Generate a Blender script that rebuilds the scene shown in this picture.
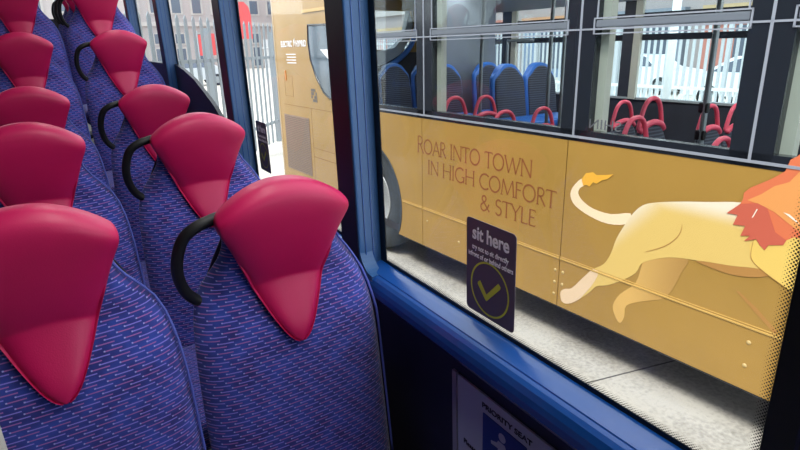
import bpy, bmesh, math, random
from mathutils import Vector, Matrix
random.seed(7)
for o in list(bpy.data.objects): bpy.data.objects.remove(o)
SC = bpy.context.scene; COL = SC.collection
EYE = 1.40                                   # height of the lens above the bus floor

# ------------------------------------------------------------------ camera, sky, sun, lamps, exposure
cam_d = bpy.data.cameras.new('camera'); cam = bpy.data.objects.new('camera', cam_d); COL.objects.link(cam)
cam_d.sensor_fit = 'HORIZONTAL'; cam_d.sensor_width = 36; cam_d.lens = 36*560/800
cam_d.clip_start = 0.02; cam_d.clip_end = 400
RX = Vector((0.85325, -0.52010, -0.03830)); DN = Vector((-0.20091, -0.26005, -0.94446)); FW = Vector((0.48125, 0.81356, -0.32638))
FW.normalize(); RX = (RX-FW*RX.dot(FW)).normalized(); UP = RX.cross(FW).normalized()
cam.matrix_world = Matrix(((RX.x, UP.x, -FW.x, 0), (RX.y, UP.y, -FW.y, 0), (RX.z, UP.z, -FW.z, EYE), (0, 0, 0, 1)))
SC.camera = cam

w = bpy.data.worlds.new('world'); SC.world = w; w.use_nodes = True
nt = w.node_tree; bg = nt.nodes['Background']
bg.inputs['Color'].default_value = (0.86, 0.93, 1.0, 1); bg.inputs['Strength'].default_value = 2.2

sun_d = bpy.data.lights.new('sun', 'SUN'); sun = bpy.data.objects.new('sun', sun_d); COL.objects.link(sun)
sun_d.energy = 2.9; sun_d.angle = math.radians(16); sun_d.color = (1, 0.95, 0.87)
sun.rotation_euler = (math.radians(8), math.radians(-29), 0)

def area(name, loc, size, sizey, energy, col=(1, 0.97, 0.93), rot=(0, 0, 0)):
    d = bpy.data.lights.new(name, 'AREA'); o = bpy.data.objects.new(name, d); COL.objects.link(o)
    d.shape = 'RECTANGLE'; d.size = size; d.size_y = sizey; d.energy = energy; d.color = col
    o.location = loc; o.rotation_euler = rot
    return o
area('ceiling_lamp_front', (0.34, 0.62, 2.22), 0.2, 1.2, 6.5)
area('ceiling_lamp_rear', (0.34, 3.0, 2.22), 0.2, 2.2, 5)
area('bus_ceiling_lamp', (3.9, 3.2, 1.76), 0.3, 4.6, 34, (1, 0.98, 0.95))

vs = SC.view_settings
SC.display_settings.display_device = 'sRGB'
vs.view_transform = 'Standard'; vs.look = 'None'; vs.gamma = 1; vs.use_curve_mapping = False
vs.exposure = 0.35

# ------------------------------------------------------------------ helpers
def lin(c):
    return tuple(((x/255)/12.92 if x/255 <= 0.04045 else ((x/255+0.055)/1.055)**2.4) for x in c)
def mat(name, rgb, rough=0.5, metal=0.0, coat=0.0, var=0.0, scale=20, bump=0.0, bscale=200, emit=0, spec=0.5):
    m = bpy.data.materials.new(name); m.use_nodes = True
    n = m.node_tree.nodes; l = m.node_tree.links; b = n['Principled BSDF']
    c = lin(rgb); b.inputs['Base Color'].default_value = (*c, 1)
    b.inputs['Roughness'].default_value = rough; b.inputs['Metallic'].default_value = metal
    b.inputs['Coat Weight'].default_value = coat; b.inputs['Coat Roughness'].default_value = 0.12
    b.inputs['Specular IOR Level'].default_value = spec
    if emit:
        b.inputs['Emission Color'].default_value = (*c, 1); b.inputs['Emission Strength'].default_value = emit
    tc = n.new('ShaderNodeTexCoord')
    if var:
        t = n.new('ShaderNodeTexNoise'); t.inputs['Scale'].default_value = scale; t.inputs['Detail'].default_value = 5
        l.new(tc.outputs['Object'], t.inputs['Vector'])
        r = n.new('ShaderNodeValToRGB'); l.new(t.outputs['Fac'], r.inputs['Fac'])
        r.color_ramp.elements[0].position = 0.3; r.color_ramp.elements[1].position = 0.7
        r.color_ramp.elements[0].color = (*[x*(1-var) for x in c], 1); r.color_ramp.elements[1].color = (*[min(1, x*(1+var)) for x in c], 1)
        l.new(r.outputs['Color'], b.inputs['Base Color'])
    if bump:
        t2 = n.new('ShaderNodeTexNoise'); t2.inputs['Scale'].default_value = bscale
        l.new(tc.outputs['Object'], t2.inputs['Vector'])
        bp = n.new('ShaderNodeBump'); bp.inputs['Strength'].default_value = bump; bp.inputs['Distance'].default_value = 0.002
        l.new(t2.outputs['Fac'], bp.inputs['Height']); l.new(bp.outputs['Normal'], b.inputs['Normal'])
    return m
def glass(name, tint=(1, 1, 1), refl=1.0, ior=1.45):
    m = bpy.data.materials.new(name); m.use_nodes = True; n = m.node_tree.nodes; l = m.node_tree.links; n.clear()
    out = n.new('ShaderNodeOutputMaterial'); mx = n.new('ShaderNodeMixShader'); tr = n.new('ShaderNodeBsdfTransparent')
    gl = n.new('ShaderNodeBsdfGlossy'); fr = n.new('ShaderNodeFresnel'); mul = n.new('ShaderNodeMath'); mul.operation = 'MULTIPLY'
    tr.inputs['Color'].default_value = (*tint, 1); gl.inputs['Roughness'].default_value = 0.02
    fr.inputs['IOR'].default_value = ior; mul.inputs[1].default_value = refl
    l.new(fr.outputs['Fac'], mul.inputs[0]); l.new(mul.outputs[0], mx.inputs['Fac'])
    l.new(tr.outputs[0], mx.inputs[1]); l.new(gl.outputs[0], mx.inputs[2]); l.new(mx.outputs[0], out.inputs['Surface'])
    return m

def link(name, me, m=None, parent=None, smooth=False, kind=None, label=None, M=None):
    o = bpy.data.objects.new(name, me); COL.objects.link(o)
    if m is not None:
        for mm in (m if isinstance(m, (list, tuple)) else [m]): me.materials.append(mm)
    if smooth:
        for p in me.polygons: p.use_smooth = True
    if parent is not None: o.parent = parent
    if kind: o['kind'] = kind
    if label: o['label'] = label
    if M is not None: o.matrix_world = M
    return o
def bmlink(name, bm, m=None, parent=None, smooth=False, **k):
    bmesh.ops.recalc_face_normals(bm, faces=bm.faces)
    me = bpy.data.meshes.new(name); bm.to_mesh(me); bm.free()
    return link(name, me, m, parent, smooth, **k)
def empty(name, label, cat, loc=(0, 0, 0), group=None, M=None):
    o = bpy.data.objects.new(name, None); COL.objects.link(o); o.empty_display_size = 0.1
    o.location = loc
    if M is not None: o.matrix_world = M
    o['label'] = label; o['category'] = cat
    if group: o['group'] = group
    return o
def tag(o, label, cat, group=None):
    o['label'] = label; o['category'] = cat
    if group: o['group'] = group
    return o
def copy_tree(o, parent=None):
    c = o.copy(); COL.objects.link(c)
    if parent is not None: c.parent = parent
    for ch in list(o.children): copy_tree(ch, c)
    return c

def box(bm, a, b, bev=0.0, seg=2, mi=0):
    lo = [min(a[i], b[i]) for i in range(3)]; hi = [max(a[i], b[i]) for i in range(3)]
    vs_ = [bm.verts.new((x, y, z)) for x in (lo[0], hi[0]) for y in (lo[1], hi[1]) for z in (lo[2], hi[2])]
    idx = ((0, 1, 3, 2), (4, 6, 7, 5), (0, 4, 5, 1), (2, 3, 7, 6), (0, 2, 6, 4), (1, 5, 7, 3))
    fs = [bm.faces.new([vs_[i] for i in q]) for q in idx]
    for f in fs: f.material_index = mi
    if bev:
        es = list({e for f in fs for e in f.edges})
        bmesh.ops.bevel(bm, geom=es, offset=bev, segments=seg, affect='EDGES', profile=0.6)
def bx(name, a, b, m, parent=None, bev=0.0, **k):
    bm = bmesh.new(); box(bm, a, b, bev)
    return bmlink(name, bm, m, parent, **k)
def tube(bm, pts, r, n=10, closed=False, caps=True):
    pts = [Vector(p) for p in pts]; rings = []; N = len(pts)
    rr = r if isinstance(r, (list, tuple)) else [r]*N
    ref = None
    for i, p in enumerate(pts):
        a = pts[(i-1) % N] if (closed or i > 0) else p; c = pts[(i+1) % N] if (closed or i < N-1) else p
        d = (c-a).normalized()
        if ref is None:
            ref = Vector((0, 0, 1)) if abs(d.z) < 0.9 else Vector((1, 0, 0))
        ref = (ref-d*ref.dot(d)).normalized(); s = d.cross(ref)
        rings.append([bm.verts.new(p+(ref*math.cos(t)+s*math.sin(t))*rr[i]) for t in [2*math.pi*k/n for k in range(n)]])
    M_ = N if closed else N-1
    for i in range(M_):
        A, B = rings[i], rings[(i+1) % N]
        for k in range(n): bm.faces.new((A[k], A[(k+1) % n], B[(k+1) % n], B[k]))
    if not closed and caps:
        bm.faces.new(list(reversed(rings[0]))); bm.faces.new(rings[-1])
def smoothpath(pts, sub=5, closed=False):
    P = [Vector(p) for p in pts]; N = len(P); out = []
    g = (lambda i: P[i % N]) if closed else (lambda i: P[max(0, min(N-1, i))])
    for i in range(N if closed else N-1):
        p0, p1, p2, p3 = g(i-1), g(i), g(i+1), g(i+2)
        for k in range(sub):
            t = k/sub
            out.append(0.5*((2*p1)+(p2-p0)*t+(2*p0-5*p1+4*p2-p3)*t*t+(3*p1-p0-3*p2+p3)*t**3))
    if not closed: out.append(P[-1])
    return out
def lathe(bm, prof, c=(0, 0, 0), axis='X', n=40):
    rings = []
    for (r, h) in prof:
        ring = []
        for k in range(n):
            t = 2*math.pi*k/n; a, b = r*math.cos(t), r*math.sin(t)
            p = (h, a, b) if axis == 'X' else ((a, h, b) if axis == 'Y' else (a, b, h))
            ring.append(bm.verts.new((p[0]+c[0], p[1]+c[1], p[2]+c[2])))
        rings.append(ring)
    for A, B in zip(rings, rings[1:]):
        for k in range(n): bm.faces.new((A[k], A[(k+1) % n], B[(k+1) % n], B[k]))
    bm.faces.new(rings[0]); bm.faces.new(list(reversed(rings[-1])))
def prism_x(bm, poly, x0, x1, mi=0):
    """extrude a (y, z) outline from x0 to x1"""
    a = [bm.verts.new((x0, y, z)) for y, z in poly]; b = [bm.verts.new((x1, y, z)) for y, z in poly]
    fs = [bm.faces.new(a), bm.faces.new(list(reversed(b)))]
    n = len(poly)
    for i in range(n): fs.append(bm.faces.new((a[i], b[i], b[(i+1) % n], a[(i+1) % n])))
    for f in fs: f.material_index = mi
    bm.normal_update(); bmesh.ops.triangulate(bm, faces=[fs[0], fs[1]])
def prism_y(bm, poly, y0, y1):
    """extrude an (x, z) outline along y"""
    a = [bm.verts.new((x, y0, z)) for x, z in poly]; b = [bm.verts.new((x, y1, z)) for x, z in poly]
    f1 = bm.faces.new(a); f2 = bm.faces.new(list(reversed(b))); n = len(poly)
    for i in range(n): bm.faces.new((a[i], b[i], b[(i+1) % n], a[(i+1) % n]))
    bm.normal_update(); bmesh.ops.triangulate(bm, faces=[f1, f2])
def rrect(y0, z0, y1, z1, r, n=5):
    pts = []
    for cy, cz, a0 in ((y1-r, z1-r, 0), (y0+r, z1-r, 90), (y0+r, z0+r, 180), (y1-r, z0+r, 270)):
        for k in range(n+1):
            a = math.radians(a0+90*k/n); pts.append((cy+r*math.cos(a), cz+r*math.sin(a)))
    return pts
def interp(tab, t):
    if t <= tab[0][0]: return tab[0][1]
    for (a, va), (b, vb) in zip(tab, tab[1:]):
        if t <= b:
            k = (t-a)/(b-a); k = k*k*(3-2*k) if False else k
            return va+(vb-va)*k
    return tab[-1][1]

# lettering --------------------------------------------------------------
def text_mesh(s, size, bold=0.0, depth=0.0006, align='LEFT', space=1.0):
    cu = bpy.data.curves.new('t', 'FONT'); cu.body = s; cu.size = size; cu.offset = bold; cu.extrude = depth/2
    cu.align_x = align; cu.space_character = space
    o = bpy.data.objects.new('t', cu); COL.objects.link(o)
    bpy.context.view_layer.update()
    me = bpy.data.meshes.new_from_object(o.evaluated_get(bpy.context.evaluated_depsgraph_get()))
    bpy.data.objects.remove(o); bpy.data.curves.remove(cu)
    return me
def facing(x, y, z):
    """a frame on a side wall: local x reads towards the front of the bus (-y), local y is up, local z faces -x"""
    return Matrix(((0, 0, -1, x), (-1, 0, 0, y), (0, 1, 0, z), (0, 0, 0, 1)))
def put_text(name, s, size, pos, m, parent=None, bold=0.0, width=None, align='LEFT', mirror=False):
    me = text_mesh(s, size, bold, align=align)
    if width:
        xs = [v.co.x for v in me.vertices]; k = width/(max(xs)-min(xs))
        for v in me.vertices: v.co.x *= k
    if mirror:
        for v in me.vertices: v.co.x *= -1
        me.flip_normals()
    me.transform(facing(*pos))
    return link(name, me, m, parent)
def ribbon(bm, pts, wd, x, M):
    P = [Vector((p[0], p[1], 0)) for p in pts]; L = []
    for i, p in enumerate(P):
        a = P[i-1] if i else p; c = P[i+1] if i < len(P)-1 else p
        d = (c-a).normalized(); nrm = Vector((-d.y, d.x, 0))
        L.append((bm.verts.new(M @ (p+nrm*wd/2)), bm.verts.new(M @ (p-nrm*wd/2))))
    for (a, b), (c, d) in zip(L, L[1:]): bm.faces.new((a, b, d, c))
def arc(cx, cy, rx, ry, a0, a1, n=12):
    return [(cx+rx*math.cos(math.radians(a0+(a1-a0)*k/n)), cy+ry*math.sin(math.radians(a0+(a1-a0)*k/n))) for k in range(n+1)]
GL = {  # slender Roman capitals: (advance, [strokes]); stroke = (weight, points), height 1
 'R': (.62, [(1, [(.1, 0), (.1, 1)]), (.8, [(.1, 1)]+arc(.26, .76, .22, .24, 90, -90)+[(.1, .52)]), (1, [(.26, .52), (.6, -.04)])]),
 'O': (.92, [(1, arc(.44, .5, .40, .5, 0, 360, 24))]),
 'A': (.74, [(.7, [(.04, 0), (.37, 1)]), (1, [(.37, 1), (.70, 0)]), (.6, [(.16, .34), (.58, .34)])]),
 'I': (.30, [(1, [(.14, 0), (.14, 1)])]),
 'N': (.86, [(.7, [(.1, 0), (.1, 1)]), (1, [(.1, 1), (.74, 0)]), (.7, [(.74, 0), (.74, 1)])]),
 'T': (.66, [(1, [(.32, 0), (.32, 1)]), (.7, [(.0, .88), (.02, .98), (.62, .98), (.64, .88)])]),
 'W': (1.16, [(1, [(.02, 1), (.32, 0)]), (.6, [(.32, 0), (.58, .95)]), (1, [(.58, .95), (.84, 0)]), (.6, [(.84, 0), (1.12, 1)])]),
 'H': (.86, [(1, [(.1, 0), (.1, 1)]), (1, [(.74, 0), (.74, 1)]), (.6, [(.1, .53), (.74, .53)])]),
 'G': (.90, [(1, arc(.48, .5, .42, .5, 48, 320, 20)), (1, [(.80, .02), (.80, .40)]), (.6, [(.62, .40), (.88, .40)])]),
 'C': (.80, [(1, arc(.48, .5, .42, .5, 48, 312, 20))]),
 'M': (1.02, [(.7, [(.06, 0), (.16, 1)]), (1, [(.16, 1), (.50, .05)]), (.6, [(.50, .05), (.84, 1)]), (1, [(.84, 1), (.95, 0)])]),
 'F': (.54, [(1, [(.1, 0), (.1, 1)]), (.7, [(.1, .98), (.48, .98), (.49, .88)]), (.7, [(.1, .54), (.42, .54)])]),
 'S': (.56, [(1, arc(.28, .75, .19, .23, 40, 235, 14)+arc(.27, .26, .22, .27, 60, -150, 14))]),
 'Y': (.68, [(1, [(.02, 1), (.33, .5)]), (.7, [(.33, .5), (.64, 1)]), (1, [(.33, .52), (.33, 0)])]),
 'L': (.54, [(1, [(.1, 0), (.1, 1)]), (.7, [(.1, .02), (.48, .02), (.50, .12)])]),
 'E': (.54, [(1, [(.1, 0), (.1, 1)]), (.7, [(.1, .98), (.46, .98), (.47, .88)]), (.7, [(.1, .53), (.42, .53)]), (.7, [(.1, .02), (.47, .02), (.49, .12)])]),
 '&': (.86, [(1, [(.78, 0), (.18, .72)]+arc(.33, .80, .16, .19, 190, 0, 12)+[(.44, .66), (.16, .42)]+arc(.30, .24, .22, .25, 130, 300, 10)+[(.62, .22), (.74, .50)])]),
 ' ': (.34, [])}
SERIF = {'R': [(.1, 0)], 'I': [(.14, 0), (.14, 1)], 'N': [(.1, 0), (.74, 1)], 'T': [(.32, 0)], 'H': [(.1, 0), (.1, 1), (.74, 0), (.74, 1)], 'M': [(.06, 0), (.95, 0)],
         'F': [(.1, 0)], 'Y': [(.33, 0), (.02, 1), (.64, 1)], 'A': [(.04, 0), (.70, 0)], 'W': [(.02, 1), (1.12, 1)]}
def roman(name, s, h, width, pos, m, parent, wd=.115):
    bm = bmesh.new(); big = [1.16 if (i == 0 and s[0] == 'R') else 1 for i in range(len(s))]
    tot = sum(GL[c][0]*b for c, b in zip(s, big)); k = width/tot; x = 0; M = facing(*pos)
    for i, c in enumerate(s):
        adv, st = GL[c]; sx = k*big[i]; sy = h*big[i]
        for wgt, pts in st: ribbon(bm, [(x+px*sx, py*sy) for px, py in pts], wd*h*wgt, 0, M)
        for px, py in SERIF.get(c, []): ribbon(bm, [(x+(px-.09)*sx, py*sy), (x+(px+.09)*sx, py*sy)], wd*h*.45, 0, M)
        x += adv*sx
    return bmlink(name, bm, m, parent)
# ------------------------------------------------------------------ materials
VINYL = mat('crimson_vinyl', (200, 18, 88), 0.44, var=0.05, scale=9, bump=0.12, bscale=420, coat=0.04)
BLACKP = mat('black_plastic', (14, 14, 17), 0.45, bump=0.15, bscale=300)
RUBBER = mat('black_rubber_grip', (16, 16, 18), 0.5)
SHELLM = mat('seat_shell_plastic', (22, 24, 48), 0.5)
PIPING = mat('blue_piping', (92, 104, 196), 0.7, bump=0.6, bscale=500)
BLUETRIM = mat('blue_moulding', (20, 76, 152), 0.24, var=0.05, scale=6, coat=0.25)
BLUEPIL = mat('blue_pillar_cover', (50, 92, 144), 0.40, var=0.05, scale=6)
NAVYWALL = mat('navy_wall_panel', (18, 20, 40), 0.6, var=0.15, scale=14)
FRIT = mat('black_ceramic_band', (6, 6, 9), 0.35)
DARKCOV = mat('dark_pillar_cover', (20, 14, 26), 0.45)
GREYFLOOR = mat('grey_vinyl_floor', (150, 148, 140), 0.6, var=0.12, scale=60)
CEILM = mat('pale_ceiling', (205, 205, 205), 0.6)
PANE = glass('clear_glass', (0.97, 0.985, 0.98), 0.08)
BUSPANE = glass('tinted_glass', (0.88, 0.92, 0.93), 0.09)
BOARD = mat('grey_board', (176, 182, 196), 0.5)
BOARDBLUE = mat('deep_blue_print', (18, 52, 128), 0.5)
INK = mat('black_print', (10, 10, 14), 0.6)
STRIP = mat('grey_edge_strip', (150, 148, 160), 0.4)
STICK = mat('aubergine_vinyl_film', (92, 80, 92), 0.4)
WHITEPRINT = mat('white_print', (246, 244, 248), 0.5)
LIME = mat('lime_print', (206, 212, 60), 0.5)

GOLD = mat('gold_paint', (174, 135, 66), 0.36, var=0.05, scale=2.5, coat=0.35)
GOLDDK = mat('gold_bead', (206, 166, 92), 0.35, coat=0.3)
BROWNINK = mat('brown_lettering', (146, 88, 46), 0.5)
BUSBLACK = mat('black_window_surround', (34, 38, 46), 0.25, coat=0.3)
GREYTRIM = mat('grey_seal', (150, 154, 166), 0.45)
HOPPER = mat('grey_vent_rail', (112, 118, 128), 0.4)
INTGREY = mat('grey_interior_panel', (168, 172, 176), 0.6)
INTDARK = mat('charcoal_interior_panel', (52, 52, 62), 0.6, var=0.15, scale=8)
CREAM = mat('cream_pillar', (196, 192, 178), 0.5)
CHAR = None
PINK = mat('pink_handle_plastic', (232, 84, 108), 0.4)
SEATBLUE = mat('bright_blue_shell', (50, 110, 196), 0.4)
SEATNAVY = mat('navy_seat_shell', (24, 46, 108), 0.5)
STEEL = mat('grey_handrail', (140, 146, 150), 0.35, metal=0.5)
TYRE = mat('grey_tyre', (66, 72, 79), 0.8, var=0.12, scale=18)
RIM = mat('pale_wheel_metal', (206, 208, 210), 0.4, metal=0.4)
RIVET = mat('pale_rivet', (196, 168, 112), 0.4)
GRILLEM = mat('brown_grey_mesh', (150, 128, 112), 0.6, var=0.1, scale=60)
REARGLASS = mat('smoked_glass', (92, 108, 122), 0.08, coat=0.5, var=0.25, scale=3)
L_CREAM = mat('lion_cream', (255, 226, 190), 0.4)
L_YEL = mat('lion_yellow', (236, 200, 108), 0.4)
L_WHITE = mat('lion_white', (250, 240, 224), 0.4)
L_GOLD = mat('lion_tuft', (240, 178, 66), 0.4)
L_TAN = mat('lion_tan', (214, 164, 88), 0.4)
L_PAW = mat('lion_paw', (236, 206, 172), 0.4)
L_BROWN = mat('lion_brown', (184, 134, 74), 0.4)
L_ORANGE = mat('mane_orange', (224, 120, 82), 0.4)
L_AMBER = mat('mane_amber', (234, 158, 92), 0.4)
L_RED = mat('mane_red', (204, 100, 80), 0.4)

def math_node(n, l, op, a, b=None):
    m = n.new('ShaderNodeMath'); m.operation = op
    for i, v in enumerate((a, b)):
        if v is None: continue
        if isinstance(v, (int, float)): m.inputs[i].default_value = v
        else: l.new(v, m.inputs[i])
    return m.outputs[0]
def mixc(n, l, fac, a, b):
    m = n.new('ShaderNodeMix'); m.data_type = 'RGBA'
    l.new(fac, m.inputs[0]) if not isinstance(fac, (int, float)) else None
    for i, v in ((6, a), (7, b)):
        if isinstance(v, tuple): m.inputs[i].default_value = (*v, 1)
        else: l.new(v, m.inputs[i])
    return m.outputs[2]
def fabric():
    m = bpy.data.materials.new('blue_dash_moquette'); m.use_nodes = True; n = m.node_tree.nodes; l = m.node_tree.links; b = n['Principled BSDF']
    uv = n.new('ShaderNodeUVMap'); sp = n.new('ShaderNodeSeparateXYZ'); l.new(uv.outputs[0], sp.inputs[0])
    u, v = sp.outputs[0], sp.outputs[1]
    rowv = math_node(n, l, 'DIVIDE', v, 0.0062); row = math_node(n, l, 'FLOOR', rowv); fv = math_node(n, l, 'FRACT', rowv)
    par = math_node(n, l, 'MODULO', row, 2.0); par = math_node(n, l, 'ABSOLUTE', par)
    sh = math_node(n, l, 'MULTIPLY', row, 0.11); par_s = math_node(n, l, 'MULTIPLY', par, 0.42)
    uu = math_node(n, l, 'DIVIDE', u, 0.046); uu = math_node(n, l, 'ADD', uu, sh); uu = math_node(n, l, 'ADD', uu, par_s)
    fu = math_node(n, l, 'FRACT', uu)
    dash = math_node(n, l, 'MULTIPLY', math_node(n, l, 'LESS_THAN', fu, 0.66), math_node(n, l, 'LESS_THAN', fv, 0.33))
    dot = math_node(n, l, 'MULTIPLY', math_node(n, l, 'LESS_THAN', fu, 0.06), math_node(n, l, 'LESS_THAN', fv, 0.42))
    # blocks of brighter blue ground
    ns = n.new('ShaderNodeTexNoise'); ns.inputs['Scale'].default_value = 22; ns.inputs['Detail'].default_value = 2; l.new(uv.outputs[0], ns.inputs['Vector'])
    rp = n.new('ShaderNodeValToRGB'); l.new(ns.outputs['Fac'], rp.inputs[0]); rp.color_ramp.elements[0].position = 0.30; rp.color_ramp.elements[1].position = 0.75
    ground = mixc(n, l, rp.outputs['Color'], lin((36, 38, 116)), lin((46, 74, 176)))
    thread = mixc(n, l, par, lin((132, 122, 218)), lin((156, 98, 168)))
    c = mixc(n, l, dash, ground, thread); c = mixc(n, l, dot, c, lin((160, 160, 224)))
    l.new(c, b.inputs['Base Color']); b.inputs['Roughness'].default_value = 0.9; b.inputs['Sheen Weight'].default_value = 0.25
    wv = math_node(n, l, 'ADD', math_node(n, l, 'MULTIPLY', fv, 0.5), math_node(n, l, 'MULTIPLY', dash, 0.6))
    bp = n.new('ShaderNodeBump'); bp.inputs['Strength'].default_value = 0.25; bp.inputs['Distance'].default_value = 0.001
    l.new(wv, bp.inputs['Height']); l.new(bp.outputs[0], b.inputs['Normal'])
    return m
FABRIC = fabric()
def ribbed():
    m = bpy.data.materials.new('charcoal_ribbed_fabric'); m.use_nodes = True; n = m.node_tree.nodes; l = m.node_tree.links; b = n['Principled BSDF']
    tc = n.new('ShaderNodeTexCoord'); sp = n.new('ShaderNodeSeparateXYZ'); l.new(tc.outputs['Object'], sp.inputs[0])
    f = math_node(n, l, 'FRACT', math_node(n, l, 'DIVIDE', sp.outputs[2], 0.022)); k = math_node(n, l, 'LESS_THAN', f, 0.4)
    l.new(mixc(n, l, k, lin((52, 54, 66)), lin((86, 90, 104))), b.inputs['Base Color']); b.inputs['Roughness'].default_value = 0.85
    return m
CHAR = ribbed()
def dots():
    m = bpy.data.materials.new('fading_dot_print'); m.use_nodes = True; n = m.node_tree.nodes; l = m.node_tree.links; n.clear()
    out = n.new('ShaderNodeOutputMaterial'); mx = n.new('ShaderNodeMixShader'); tr = n.new('ShaderNodeBsdfTransparent'); df = n.new('ShaderNodeBsdfPrincipled')
    df.inputs['Base Color'].default_value = (.002, .002, .003, 1); df.inputs['Roughness'].default_value = 0.5
    uv = n.new('ShaderNodeUVMap'); sp = n.new('ShaderNodeSeparateXYZ'); l.new(uv.outputs[0], sp.inputs[0])   # u metres along, v metres across / depth in z
    rad = None; masks = []
    vmax = sp.outputs[1]
    for off in (0.0, 0.5):
        cu = math_node(n, l, 'ADD', math_node(n, l, 'DIVIDE', sp.outputs[0], 0.0046), off)
        cv = math_node(n, l, 'ADD', math_node(n, l, 'MULTIPLY', sp.outputs[1], 3.0), off)
        a = math_node(n, l, 'SUBTRACT', math_node(n, l, 'FRACT', cu), 0.5); c = math_node(n, l, 'SUBTRACT', math_node(n, l, 'FRACT', cv), 0.5)
        d = math_node(n, l, 'SQRT', math_node(n, l, 'ADD', math_node(n, l, 'MULTIPLY', a, a), math_node(n, l, 'MULTIPLY', c, c)))
        r = math_node(n, l, 'SUBTRACT', 0.34, math_node(n, l, 'MULTIPLY', sp.outputs[1], 0.26))
        masks.append(math_node(n, l, 'LESS_THAN', d, r))
    k = math_node(n, l, 'MAXIMUM', masks[0], masks[1])
    l.new(k, mx.inputs['Fac']); l.new(tr.outputs[0], mx.inputs[1]); l.new(df.outputs[0], mx.inputs[2]); l.new(mx.outputs[0], out.inputs['Surface'])
    return m
DOTS = dots()
def ground_mat():
    m = bpy.data.materials.new('pale_worn_concrete'); m.use_nodes = True; n = m.node_tree.nodes; l = m.node_tree.links; b = n['Principled BSDF']
    tc = n.new('ShaderNodeTexCoord')
    t1 = n.new('ShaderNodeTexNoise'); t1.inputs['Scale'].default_value = 1.6; t1.inputs['Detail'].default_value = 8; l.new(tc.outputs['Object'], t1.inputs[0])
    t2 = n.new('ShaderNodeTexNoise'); t2.inputs['Scale'].default_value = 45; t2.inputs['Detail'].default_value = 4; l.new(tc.outputs['Object'], t2.inputs[0])
    s = math_node(n, l, 'ADD', math_node(n, l, 'MULTIPLY', t1.outputs[0], 0.55), math_node(n, l, 'MULTIPLY', t2.outputs[0], 0.45))
    r = n.new('ShaderNodeValToRGB'); l.new(s, r.inputs[0]); e = r.color_ramp.elements
    e[0].position = 0.30; e[0].color = (*lin((150, 144, 136)), 1); e[1].position = 0.55; e[1].color = (*lin((204, 198, 189)), 1)
    l.new(r.outputs[0], b.inputs['Base Color']); b.inputs['Roughness'].default_value = 0.85
    bp = n.new('ShaderNodeBump'); bp.inputs['Strength'].default_value = 0.3; bp.inputs['Distance'].default_value = 0.004; l.new(t2.outputs[0], bp.inputs['Height']); l.new(bp.outputs[0], b.inputs['Normal'])
    return m
CONC = ground_mat()
def brick():
    m = bpy.data.materials.new('washed_brick'); m.use_nodes = True; n = m.node_tree.nodes; l = m.node_tree.links; b = n['Principled BSDF']
    tc = n.new('ShaderNodeTexCoord'); t = n.new('ShaderNodeTexBrick'); l.new(tc.outputs['Object'], t.inputs[0]); t.inputs['Scale'].default_value = 2.2
    t.inputs['Color1'].default_value = (*lin((156, 132, 132)), 1); t.inputs['Color2'].default_value = (*lin((142, 122, 124)), 1); t.inputs['Mortar'].default_value = (*lin((160, 152, 152)), 1)
    l.new(t.outputs[0], b.inputs['Base Color']); b.inputs['Roughness'].default_value = 0.9
    return m
BRICK = brick()

# ------------------------------------------------------------------ the bus we stand in (the setting)
Z = lambda z: z+EYE
GX = 0.61                                    # inner face of the side glass
def struct(o): o['kind'] = 'structure'; return o
# stepped floor rising to the rear
rowY = [1.0, 1.69, 2.43, 3.3, 4.1, 4.85, 5.6]
rowTop = [-.253, -.197, -.157, .066, .345, .38, .41]
HEAD = 1.147
rowF = [Z(t)-HEAD for t in rowTop]
prof = [(-1.6, 0.0)]
for y, f in zip(rowY, rowF): prof += [(y-.50, f), (y+.22, f)]
prof += [(6.6, rowF[-1]), (6.6, -.12), (-1.6, -.12)]
bm = bmesh.new(); prism_x(bm, prof, -1.75, .585)
struct(bmlink('floor', bm, GREYFLOOR))
WTOP = 2.02
bm = bmesh.new(); box(bm, (.585, -1.6, -.12), (.66, 6.6, Z(-.60)))
struct(bmlink('wall_right', bm, NAVYWALL))
bm = bmesh.new(); box(bm, (.55, -1.6, WTOP), (.66, 6.6, 2.30))
struct(bmlink('trim_1', bm, CEILM))
bm = bmesh.new(); box(bm, (-1.85, -1.6, 2.28), (.66, 6.6, 2.36)); struct(bmlink('ceiling', bm, CEILM))
bm = bmesh.new(); box(bm, (-1.85, -1.68, -.12), (.66, -1.6, 2.30)); struct(bmlink('wall_front', bm, NAVYWALL))  # solid bulkhead behind the lens, added unseen to shut out light from the front
# unseen offside wall, built without windows to keep light off the left seats
bm = bmesh.new(); box(bm, (-1.85, -1.6, -.12), (-1.75, 6.6, 2.30))
struct(bmlink('wall_left', bm, NAVYWALL))
# rear wall with a window
bm = bmesh.new(); box(bm, (-1.85, 6.6, -.12), (.66, 6.68, Z(.24))); box(bm, (-1.85, 6.6, Z(.75)), (.66, 6.68, 2.36)); box(bm, (-1.85, 6.6, Z(.24)), (-1.5, 6.68, Z(.75))); box(bm, (.45, 6.6, Z(.24)), (.66, 6.68, Z(.75)))
struct(bmlink('wall_rear', bm, NAVYWALL))
bm = bmesh.new(); box(bm, (-1.5, 6.63, Z(.24)), (.45, 6.636, Z(.75))); struct(bmlink('window_5', bm, PANE))

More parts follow.
